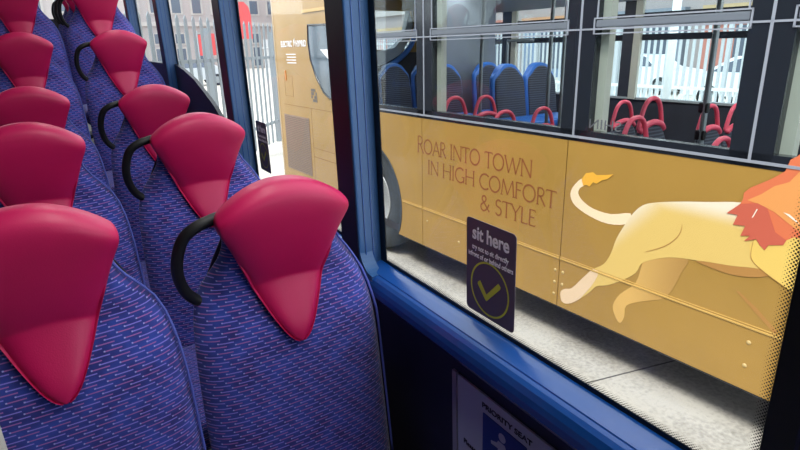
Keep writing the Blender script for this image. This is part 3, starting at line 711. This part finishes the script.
for y0, y1 in bays:
    p = bb('window_pane', (SX+.010, y0-.01, -.47), (SX+.015, y1+.01, .66), BUSPANE)
    hb = bb('vent_rail', (SX-.004, y0, .080), (SX+.03, y1, .118), HOPPER, p, .006)
    bm = bmesh.new()
    x0, x1 = SX-.008, SX-.001; t = .005
    for a, b in (((y0-.012, .122), (y1+.012, .129)), ((y0-.012, .046), (y1+.012, .052)), ((y0-.012, .046), (y0-.005, .129)), ((y1+.005, .046), (y1+.012, .129)), ((y0+.004, .129), (y0+.010, .66)), ((y1-.010, .129), (y1-.004, .66))):
        box(bm, (x0, a[0], a[1]), (x1, b[0], b[1]))
    bp('vent_outline', bm, GREYTRIM, p)
# rear quarter: pane, grille, hatch lines, small decals
bm = bmesh.new(); prism_x(bm, REARWIN, SX-.004, SX+.002); rw = bp('quarter_window', bm, REARGLASS)
bm = bmesh.new(); tube(bm, [(SX-.003, y, z) for y, z in REARWIN], .011, 8, closed=True); bp('window_seal', bm, BUSBLACK, rw, True)
bm = bmesh.new(); prism_x(bm, [(5.26, .0), (5.02, .0), (5.02, -.13)], SX-.0052, SX-.0042); bp('window_print', bm, WHITEPRINT, rw)  # bright triangle of the reflective pane, laid on in the flat lettering white
bm = bmesh.new(); prism_x(bm, [(6.30, -.71), (5.63, -.71), (5.63, -1.35), (6.30, -1.35)], SX-.004, SX+.002); gr = bp('engine_grille', bm, GRILLEM)
bm = bmesh.new()
for k in range(30): box(bm, (SX-.006, 5.64, -.73-.0205*k), (SX-.003, 6.29, -.737-.0205*k))
bp('louvres', bm, mat('grille_slat', (128, 108, 96), 0.6), gr)
LINE = mat('panel_gap', (150, 112, 62), 0.7)
bm = bmesh.new()
for a, b in (((6.40, SK), (6.406, 1.0)), ((5.56, SK), (5.566, -.60)), ((4.96, -.60), (6.28, -.594)), ((4.96, -1.02), (5.56, -1.014)), ((4.96, -1.12), (5.56, -1.112)), ((6.0, -.28), (6.22, -.276)), ((6.0, -.50), (6.22, -.496)), ((6.0, -.50), (6.004, -.276)), ((6.216, -.50), (6.22, -.276))):
    box(bm, (SX-.0012, a[0], a[1]), (SX+.002, b[0], b[1]))
bp('panel_gaps', bm, LINE)
bm = bmesh.new(); box(bm, (SX-.010, 4.955, .355), (SX+.002, 5.62, .385), .003); bp('gutter_strip', bm, GOLDDK)
bb('door_catch', (SX-.008, 6.16, -.33), (SX+.001, 6.19, -.22), mat('amber_reflector', (206, 130, 50), 0.3), bev=.003)
bm = bmesh.new()
for k in range(4):
    for q in range(4):
        if (k*3+q*5) % 4: box(bm, (SX-.003, 5.40+.035*k, -.42-.035*q), (SX, 5.43+.035*k, -.39-.035*q))
bp('notice_decal', bm, mat('grey_notice', (120, 112, 104), 0.6))
bm = bmesh.new()
for k in range(4): box(bm, (SX-.002, 5.86, -.04-.030*k), (SX, 6.12-.02*(k % 2), -.05-.030*k))
bp('notice_decal', bm, WHITEPRINT)
def pt(name, s, size, pos, m, **k):
    o = put_text(name, s, size, pos, m, **k); o.data.transform(OFF); o.parent = bus; return o
pt('rear_lettering', 'ELECTRIC', .085, (SX-.003, 6.24, .035), WHITEPRINT, bold=.003, width=.30)
pt('rear_lettering', 'HYBRID', .085, (SX-.003, 5.84, .035), WHITEPRINT, bold=.003, width=.26)
bm = bmesh.new(); prism_x(bm, [(5.90, .09), (5.86, .12), (5.87, .08), (5.85, .08), (5.90, .03), (5.885, .07)], SX-.003, SX); bp('spark_emblem', bm, WHITEPRINT)
pt('pane_lettering', 'SHIN', .075, (SX+.006, 1.80, -.445), mat('grey_etched_print', (96, 98, 104), 0.6), width=.20, mirror=True)
# flank lettering
def rom(s, y0, y1, z0, h):
    o = roman('lettering', s, h, y0-y1, (SX-.0015, y0, z0), BROWNINK, bus); o.data.transform(OFF); return o
rom('ROAR INTO TOWN', 3.628, 2.392, -.797, .110)
rom('IN HIGH COMFORT', 3.492, 2.190, -.953, .108)
rom('& STYLE', 2.872, 2.342, -1.107, .108)
def lion_body_mat():
    m = mat('lion_body_print', (246, 214, 122), 0.4); n = m.node_tree.nodes; l = m.node_tree.links; b = n['Principled BSDF']
    tc = n.new('ShaderNodeTexCoord'); sp = n.new('ShaderNodeSeparateXYZ'); l.new(tc.outputs['Object'], sp.inputs[0])
    def ramp(v, a, c):
        q = n.new('ShaderNodeMapRange'); q.interpolation_type = 'SMOOTHSTEP'; q.inputs[1].default_value = a; q.inputs[2].default_value = c; l.new(v, q.inputs[0]); return q.outputs[0]
    diag = math_node(n, l, 'ADD', sp.outputs[1], math_node(n, l, 'MULTIPLY', sp.outputs[2], .9))
    f = math_node(n, l, 'MAXIMUM', ramp(diag, .42, .66), math_node(n, l, 'MULTIPLY', ramp(sp.outputs[2], 1.03, 1.13), .85))
    paw = ramp(math_node(n, l, 'SUBTRACT', math_node(n, l, 'MULTIPLY', sp.outputs[1], -1), sp.outputs[2]), -.55, -.30)
    c = mixc(n, l, f, lin((228, 194, 114)), lin((244, 234, 218)))
    l.new(c, b.inputs['Base Color']); return m
L_BODY = lion_body_mat()
def leg_mat():
    m = mat('far_leg_print', (214, 164, 88), 0.4); n = m.node_tree.nodes; l = m.node_tree.links; b = n['Principled BSDF']
    tc = n.new('ShaderNodeTexCoord'); sp = n.new('ShaderNodeSeparateXYZ'); l.new(tc.outputs['Object'], sp.inputs[0])
    q = n.new('ShaderNodeMapRange'); q.inputs[1].default_value = -.65; q.inputs[2].default_value = -.35; l.new(sp.outputs[1], q.inputs[0])
    l.new(mixc(n, l, q.outputs[0], lin((180, 138, 78)), lin((222, 178, 104))), b.inputs['Base Color']); return m
# the running lion painted on the flank: flat vinyl shapes, layered
lion = None
def art(name, poly, m, lay, parent=None):
    bm = bmesh.new()
    P = smoothpath([(0, y, z) for y, z in poly], 3, True) if name in ('lion_tail', 'lion_body', 'hind_leg', 'belly_shade', 'chest', 'haunch', 'paw', 'shoulder_crease') else [Vector((0, y, z)) for y, z in poly]
    x = SX-.0008-.0007*lay
    f = bm.faces.new([bm.verts.new((x, p.y, p.z)) for p in P]); bm.normal_update(); bmesh.ops.triangulate(bm, faces=[f])
    return bp(name, bm, m, parent)
lion = art('lion_body', BODY, L_BODY, 2)
art('lion_tail', TAIL, L_CREAM, 1, lion); art('tail_tuft', TUFT, L_GOLD, 3, lion)
art('hind_leg', HIND, leg_mat(), 1, lion); art('foreleg', FORE, L_BROWN, 1, lion)
art('paw', PAW, L_PAW, 3, lion); art('belly_shade', BELLY, L_BROWN, 3, lion)
art('chest', CHEST, L_YEL, 4, lion); art('shoulder_crease', CREASE, L_BROWN, 4, lion)
art('shoulder_crease', [(1.077, -.848), (1.078, -.907), (1.062, -.944), (.997, -.982), (.921, -1.016), (.921, -1.0135), (.997, -.979), (1.0595, -.942), (1.0755, -.906), (1.075, -.850)], L_BROWN, 5, lion)
mane = art('mane', MANE, L_ORANGE, 5, lion)
art('mane_lock', MANE2, L_AMBER, 6, lion); art('mane_lock', MANE3, L_RED, 7, lion)
art('mane_glint', GLINT, L_WHITE, 8, lion); art('mane_glint', GLINT2, L_WHITE, 8, lion)
# handrails
def rail(pts, r=.017):
    bm = bmesh.new(); tube(bm, smoothpath(pts, 4), r, 10); return bp('handrail', bm, STEEL, smooth=True)
rail([(3.62, 4.03, -1.5), (3.62, 4.03, -.2), (3.57, 3.96, .22), (3.50, 3.86, .6)])
rail([(3.9, 3.46, -1.5), (3.9, 3.46, .2), (3.85, 3.40, .6)])
rail([(3.9, 3.31, -1.5), (3.9, 3.31, .6)])
pole = rail([(3.775, 1.994, -1.5), (3.775, 1.994, .6)], .02)
for z in (-.42, -.60):
    bm = bmesh.new(); box(bm, (3.757, 1.97, z-.035), (3.793, 2.035, z+.035), .012); bp('bell_push', bm, BLACKP, pole)
rail([(3.2, .90, -1.5), (3.2, .90, .6)], .022)
rail([(4.9, 5.0, -.5), (4.9, 5.0, .0), (4.9, 4.95, .05), (4.9, 4.6, .05)])
rail([(3.2, 1.2, -.12), (4.9, 1.0, -.12)], .022)
# ------------------------------------------------------------------ seats inside the other bus
def loop_seat():
    t = empty('passenger_seat', 'x', 'seat')
    H = .93
    wt = [(0, .125), (.05, .145), (.12, .172), (.22, .195), (.40, .21), (.6, .21)]
    def ff(u, q): return (interp(wt, q)*u, -.03-.10*q/.6+.03*abs(u)**6, H-q-.02*u*u*(1-sm(q, .1)))
    def fb(u, q): return (interp(wt, q)*u*.97, .03-.08*q/.6-.02*abs(u)**6, H-q-.02*u*u*(1-sm(q, .1)))
    solid_obj('backrest', grid_solid([0, .01, .05, .1, .18, .3, .45, .6], [-1, -.9, -.5, 0, .5, .9, 1], ff, fb), CHAR, t)
    bm = bmesh.new(); tube(bm, smoothpath([(-.132, .0, H-.03), (-.118, .0, H+.03), (-.085, .0, H+.115), (-.035, .0, H+.155), (.035, .0, H+.155), (.085, .0, H+.115), (.118, .0, H+.03), (.132, .0, H-.03)], 5), .0155, 10)
    bmlink('grab_loop', bm, PINK, t, True)
    bm = bmesh.new(); tube(bm, smoothpath([(-.140, -.012, H-.045), (-.09, -.02, H-.008), (0, -.022, H+.010), (.09, -.02, H-.008), (.140, -.012, H-.045)], 5), [.010]+[.021]*19+[.010], 10)
    bmlink('top_band', bm, PINK, t, True)
    bm = bmesh.new(); box(bm, (-.20, -.36, .38), (.20, -.08, .45), .03); bmlink('cushion', bm, CHAR, t)
    bm = bmesh.new(); box(bm, (-.05, -.34, 0), (.05, -.22, .39)); box(bm, (-.16, -.34, 0), (.16, -.14, .03)); bmlink('pedestal', bm, SHELLM, t)
    return t
def tall_seat():
    t = empty('passenger_seat', 'x', 'seat')
    H = .95
    wt = [(0, .15), (.01, .165), (.05, .195), (.10, .213), (.2, .225), (.6, .23)]
    def az(u, q): return -.07*u**4*(1-sm(q, .16))-.02*u*u*(1-sm(q, .16))
    solid_obj('shell', grid_solid([0, .01, .05, .1, .18, .3, .45, .6], [-1, -.93, -.7, -.35, 0, .35, .7, .93, 1], lambda u, q: (interp(wt, q)*u, -.045-.08*q/.6+.03*abs(u)**8, H-q+az(u, q)), lambda u, q: (interp(wt, q)*u*.95, .04-.06*q/.6-.02*abs(u)**8, H-q+az(u, q))), SEATBLUE, t)
    wi = [(0, .125), (.02, .148), (.06, .176), (.12, .195), (.5, .204)]
    solid_obj('fabric_inset', grid_solid([.0, .015, .06, .12, .25, .4, .52], [-1, -.9, -.5, 0, .5, .9, 1], lambda u, q: (interp(wi, q)*u, -.062-.08*q/.6+.01*abs(u)**8, H-.03-q+az(u, q)*.8), lambda u, q: (interp(wi, q)*u, -.035-.08*q/.6, H-.03-q+az(u, q)*.8)), CHAR, t)
    bm = bmesh.new(); box(bm, (-.22, -.52, .36), (.22, -.08, .44), .03); bmlink('cushion', bm, SEATBLUE, t)
    bm = bmesh.new(); box(bm, (-.06, -.36, 0), (.06, -.2, .37)); box(bm, (-.18, -.42, 0), (.18, -.12, .03)); bmlink('pedestal', bm, SHELLM, t)
    return t
p = loop_seat()
SPOT = [(3.08, 3.745, -.40, 'charcoal seat with pink hand loop furthest left, beside the pale window post'),
        (3.08, 3.147, -.47, 'charcoal seat with pink hand loop low in front of the tall blue seats'),
        (3.53, 3.175, -.48, 'charcoal seat with pink hand loop just left of the middle dark pillar'),
        (3.08, 2.03, -.42, 'charcoal seat with broad pink hand loop, nearest the glass right of the middle dark pillar'),
        (3.08, 1.51, -.485, 'charcoal seat with pink hand loop low beside the right dark pillar'),
        (3.53, 3.86, -.425, 'charcoal seat with pink hand loop, second from the pale window post'),
        (3.53, 2.22, -.345, 'ribbed charcoal seat, its tall pink hand loop standing clear before the far window ledge'),
        (4.02, 2.085, -.42, 'charcoal seat with pink hand loop at the foot of the grey pole'),
        (3.97, 2.74, -.43, 'charcoal seat with pink hand loop directly behind the broad near loop'),
        (3.08, 2.50, -.53, 'charcoal seat with pink hand loop, lowest one beside the cream window post'),
        (4.47, 2.12, -.445, 'charcoal seat with pink hand loop on the far side, next to the right dark pillar'),
        (4.42, 3.42, -.39, 'charcoal seat with pink hand loop on the far side, right of the middle pillar'),
        (3.53, 1.02, -.50, 'charcoal seat with pink hand loop at the right end, behind the orange mane')]
for i, (x, y, zt, lab) in enumerate(SPOT):
    o = p if i == 0 else copy_tree(p)
    o.matrix_world = at(x, y, -1.498) @ Matrix.Diagonal((1, 1, (zt+1.498)/1.10, 1)); o['label'] = lab; o['category'] = 'seat'; o['group'] = 'charcoal seats with pink loops in the gold bus'
p = tall_seat()
SPOT = [(4.05, 4.15, 'tall blue seat with charcoal panel, in front, left of the pair by the handrails'),
        (4.50, 4.15, 'tall blue seat with charcoal panel, right of the pair by the handrails'),
        (4.43, 4.85, 'tall blue seat showing only its blue left side behind the pair'),
        (3.70, 5.65, 'tall blue seat with wide charcoal panel beside our blue window pillar'),
        (4.17, 5.65, 'tall blue seat half hidden by the dark pillar, under the curved rear window'),
        (3.80, 4.82, 'tall blue seat close to the pale post, before the grey partition')]
for i, (x, y, lab) in enumerate(SPOT):
    o = p if i == 0 else copy_tree(p)
    o.matrix_world = at(x, y, -1.117); o['label'] = lab; o['category'] = 'seat'; o['group'] = 'tall blue seats at the back of the gold bus'

# ------------------------------------------------------------------ fences
PALE = mat('galvanised_grey', (128, 136, 142), 0.6)
PALEW = mat('pale_galvanised', (186, 190, 194), 0.6)
WHITEP = mat('white_painted_rail', (232, 234, 236), 0.5)
def fence(name, label, p0, p1, h, pitch, pw, rails, m, post_every=2.75, pointed=True):
    a = Vector(p0); b = Vector(p1); L = (b-a).length; ang = math.atan2(b.y-a.y, b.x-a.x)
    t = empty(name, label, 'fence', M=at(a.x, a.y, GZ, ang))
    bm = bmesh.new()
    for k in range(int(L/pitch)):
        x = k*pitch+.05
        a_ = [bm.verts.new(c) for c in ((x, -.006, .06), (x+pw, -.006, .06), (x+pw, -.006, h-.06), (x+pw/2, -.006, h if pointed else h-.06), (x, -.006, h-.06))]
        b_ = [bm.verts.new((v.co.x, .006, v.co.z)) for v in a_]
        bm.faces.new(a_); bm.faces.new(list(reversed(b_)))
        for i in range(5): bm.faces.new((a_[i], b_[i], b_[(i+1) % 5], a_[(i+1) % 5]))
    bmlink('pales', bm, m, t)
    for z in rails: bx('rail', (0, .008, z-.025), (L, .05, z+.025), m, t)
    k = 0
    while k*post_every < L: bx('post', (k*post_every-.04, .05, 0), (k*post_every+.04, .13, h-.15), m, t); k += 1
    return t
fence('palisade_fence', 'pale grey steel palisade fence seen through our rear side windows behind the gold bus', (.9, 7.2), (5.4, 12.2), 2.35, .23, .085, (.45, 1.72), PALE)
fence('palisade_fence', 'long grey palisade fence across the yard, seen through both sides of the gold bus', (13, 1.0), (13, 34), 2.5, .16, .07, (.5, 2.0), PALEW)
fence('guard_railing', 'low white guard railing in front of the long palisade fence', (9.5, 1.0), (9.5, 22), 1.15, .11, .03, (.12, 1.10), WHITEP, 2.2, False)

# ------------------------------------------------------------------ street beyond the yard
STONE = mat('pale_stone', (168, 162, 160), 0.8, var=0.08, scale=2)
DARKWIN = mat('dark_window_glass', (86, 94, 108), 0.2)
FASC = [mat('fascia_%s' % n, c, 0.6) for n, c in (('red', (176, 116, 104)), ('orange', (186, 138, 102)), ('slate', (122, 130, 142)), ('ochre', (178, 156, 120)), ('blue', (120, 138, 164)))]
def facade(name, label, M_, L, hgt, nwin, rows, depth=5.0, ww=.75, shops=True):
    t = empty(name, label, 'building', M=M_)
    bx('wall', (0, 0, 0), (L, depth, hgt), BRICK, t)
    bx('cornice', (-.1, -.25, 4.35), (L+.1, 0, 4.75), STONE, t); bx('parapet', (-.1, -.2, hgt), (L+.1, depth, hgt+.4), STONE, t)
    st = L/nwin
    for r, (z0, z1) in enumerate(rows):
        for k in range(nwin):
            c = (k+.5)*st
            wq = bx('window', (c-ww, -.07, z0-.15), (c+ww, 0, z1+.15), STONE, t); bx('pane', (c-ww+.2, -.09, z0), (c+ww-.2, -.05, z1), DARKWIN, wq)
    for k in range(nwin//2 if shops else 0):
        c = (2*k+1)*st
        s = bx('shop_front', (c-st*.85, -.3, 0), (c+st*.85, 0, 2.7), FASC[(k*3+1) % 5], t)
        bx('shop_window', (c-st*.3, -.34, .5), (c+st*.7, -.28, 2.5), DARKWIN, s)
        bx('shop_fascia', (c-st*.85, -.45, 2.7), (c+st*.85, 0, 3.4), FASC[k % 5], s)
    return t
facade('terrace_building', 'washed-out brick terrace with stone cornice seen far beyond our rear side windows', at(2, 62, GZ), 34, 11, 17, ((.3, 2.2), (2.7, 3.6), (5.6, 6.9), (8.2, 9.8)), ww=.62, shops=False)
facade('terrace_building', 'brick shop terrace with coloured fascias seen far beyond the windows of the gold bus', at(27, 60, GZ, -math.pi/2), 56, 9, 20, ((5.2, 6.8),))
REDC = mat('red_banner_cloth', (198, 76, 78), 0.7)
def banner(x, y, z0, z1, label):
    t = empty('feather_banner', label, 'banner', M=at(x, y, GZ), group='red banners beyond the fence')
    bm = bmesh.new(); tube(bm, [(0, 0, 0), (0, 0, z1-GZ+.1)], .025, 8); bmlink('pole', bm, STEEL, t, True)
    bm = bmesh.new(); a = z0-GZ; b = z1-GZ; W = .34
    pl_ = [(0, a), (W, a), (W, b-.35), (W*.85, b-.12), (W*.5, b), (0, b)]
    v0 = [bm.verts.new((q, -.012, z)) for q, z in pl_]; v1 = [bm.verts.new((q, .012, z)) for q, z in pl_]
    bm.faces.new(v0); bm.faces.new(list(reversed(v1)))
    for i in range(6): bm.faces.new((v0[i], v1[i], v1[(i+1) % 6], v0[(i+1) % 6]))
    bmlink('cloth', bm, REDC, t)
banner(5.5, 16, .32, 1.28, 'tall red banner beyond the fence, just left of the gold bus')
banner(4.45, 16.5, -.1, .45, 'shorter red banner beyond the fence, behind the wide window between two blue pillars')
banner(4.95, 17.2, -.1, .5, 'red banner beyond the fence, close to the broad blue pillar')
def car(x, y, rz, paint, label):
    t = empty('car', label, 'car', M=at(x, y, GZ, rz), group='cars parked beyond the fence')
    side = [(-2.05, .35), (-2.08, .62), (-1.95, .86), (-1.1, .98), (-.55, 1.40), (.75, 1.44), (1.45, 1.02), (2.0, .92), (2.08, .6), (2.05, .35)]
    bm = bmesh.new()
    v0 = [bm.verts.new((a, -.82, b)) for a, b in side]; v1 = [bm.verts.new((a, .82, b)) for a, b in side]
    for v in v0+v1:
        if v.co.z > 1.1: v.co.y *= .82
    f1 = bm.faces.new(v0); f2 = bm.faces.new(list(reversed(v1)))
    for i in range(len(side)): bm.faces.new((v0[i], v1[i], v1[(i+1) % len(side)], v0[(i+1) % len(side)]))
    bm.normal_update(); bmesh.ops.triangulate(bm, faces=[f1, f2]); bmlink('body', bm, paint, t)
    for s in (-1, 1):
        bm = bmesh.new(); vv = [bm.verts.new((a, s*(.835-.15*max(0, (b-.98)/.42)), b)) for a, b in ((-1.0, 1.0), (-.52, 1.36), (.70, 1.38), (1.30, 1.02))]; vw = [bm.verts.new((v.co.x, v.co.y-s*.02, v.co.z)) for v in vv]
        bm.faces.new(vv); bm.faces.new(list(reversed(vw)))
        for i in range(4): bm.faces.new((vv[i], vw[i], vw[(i+1) % 4], vv[(i+1) % 4]))
        bmlink('side_window', bm, DARKWIN, t)
        for a in (-1.3, 1.3):
            bm = bmesh.new(); lathe(bm, [(.30, -.1), (.32, -.06), (.32, .06), (.30, .1)], (a, s*.78, .32), 'Y', 24); wl = bmlink('wheel', bm, BLACKP, t, True)
            bm = bmesh.new(); lathe(bm, [(.19, -.105), (.19, .105)], (a, s*.78, .32), 'Y', 20); bmlink('hub_cap', bm, STEEL, wl)
CW = mat('white_car_paint', (236, 238, 240), 0.3, coat=0.5); CG = mat('silver_car_paint', (176, 182, 188), 0.3, coat=0.5); CR = mat('red_car_paint', (190, 58, 54), 0.3, coat=0.5)
car(17.5, 7.5, math.pi/2, CW, 'nearer white car beyond the fence, seen through the gold bus beside its grey pole')
car(20.5, 13.5, math.pi/2, CW, 'second white car beyond the fence, seen through the gold bus behind the palings')
car(8.5, 34, 0, CG, 'silver car on the street far behind the palisade fence at the rear')
car(17.5, 21, math.pi/2, CG, 'silver car beyond the fence, seen between the blue seats and the dark pillar')

WCOL = mat('white_column_paint', (236, 238, 240), 0.5)
for x, y, r_, lab in ((8.2, 4.95, .06, 'white steel column in the yard, seen through the gold bus beyond its far ledge'), (8.2, 3.55, .05, 'pale steel column in the yard, seen through the gold bus left of its grey pole')):
    t = empty('yard_column', lab, 'post', M=at(x, y, GZ))
    bm = bmesh.new(); tube(bm, [(0, 0, 0), (0, 0, 3.6)], r_, 14); bmlink('shaft', bm, WCOL, t, True)
    bx('base_plate', (-.13, -.13, 0), (.13, .13, .02), STEEL, t)
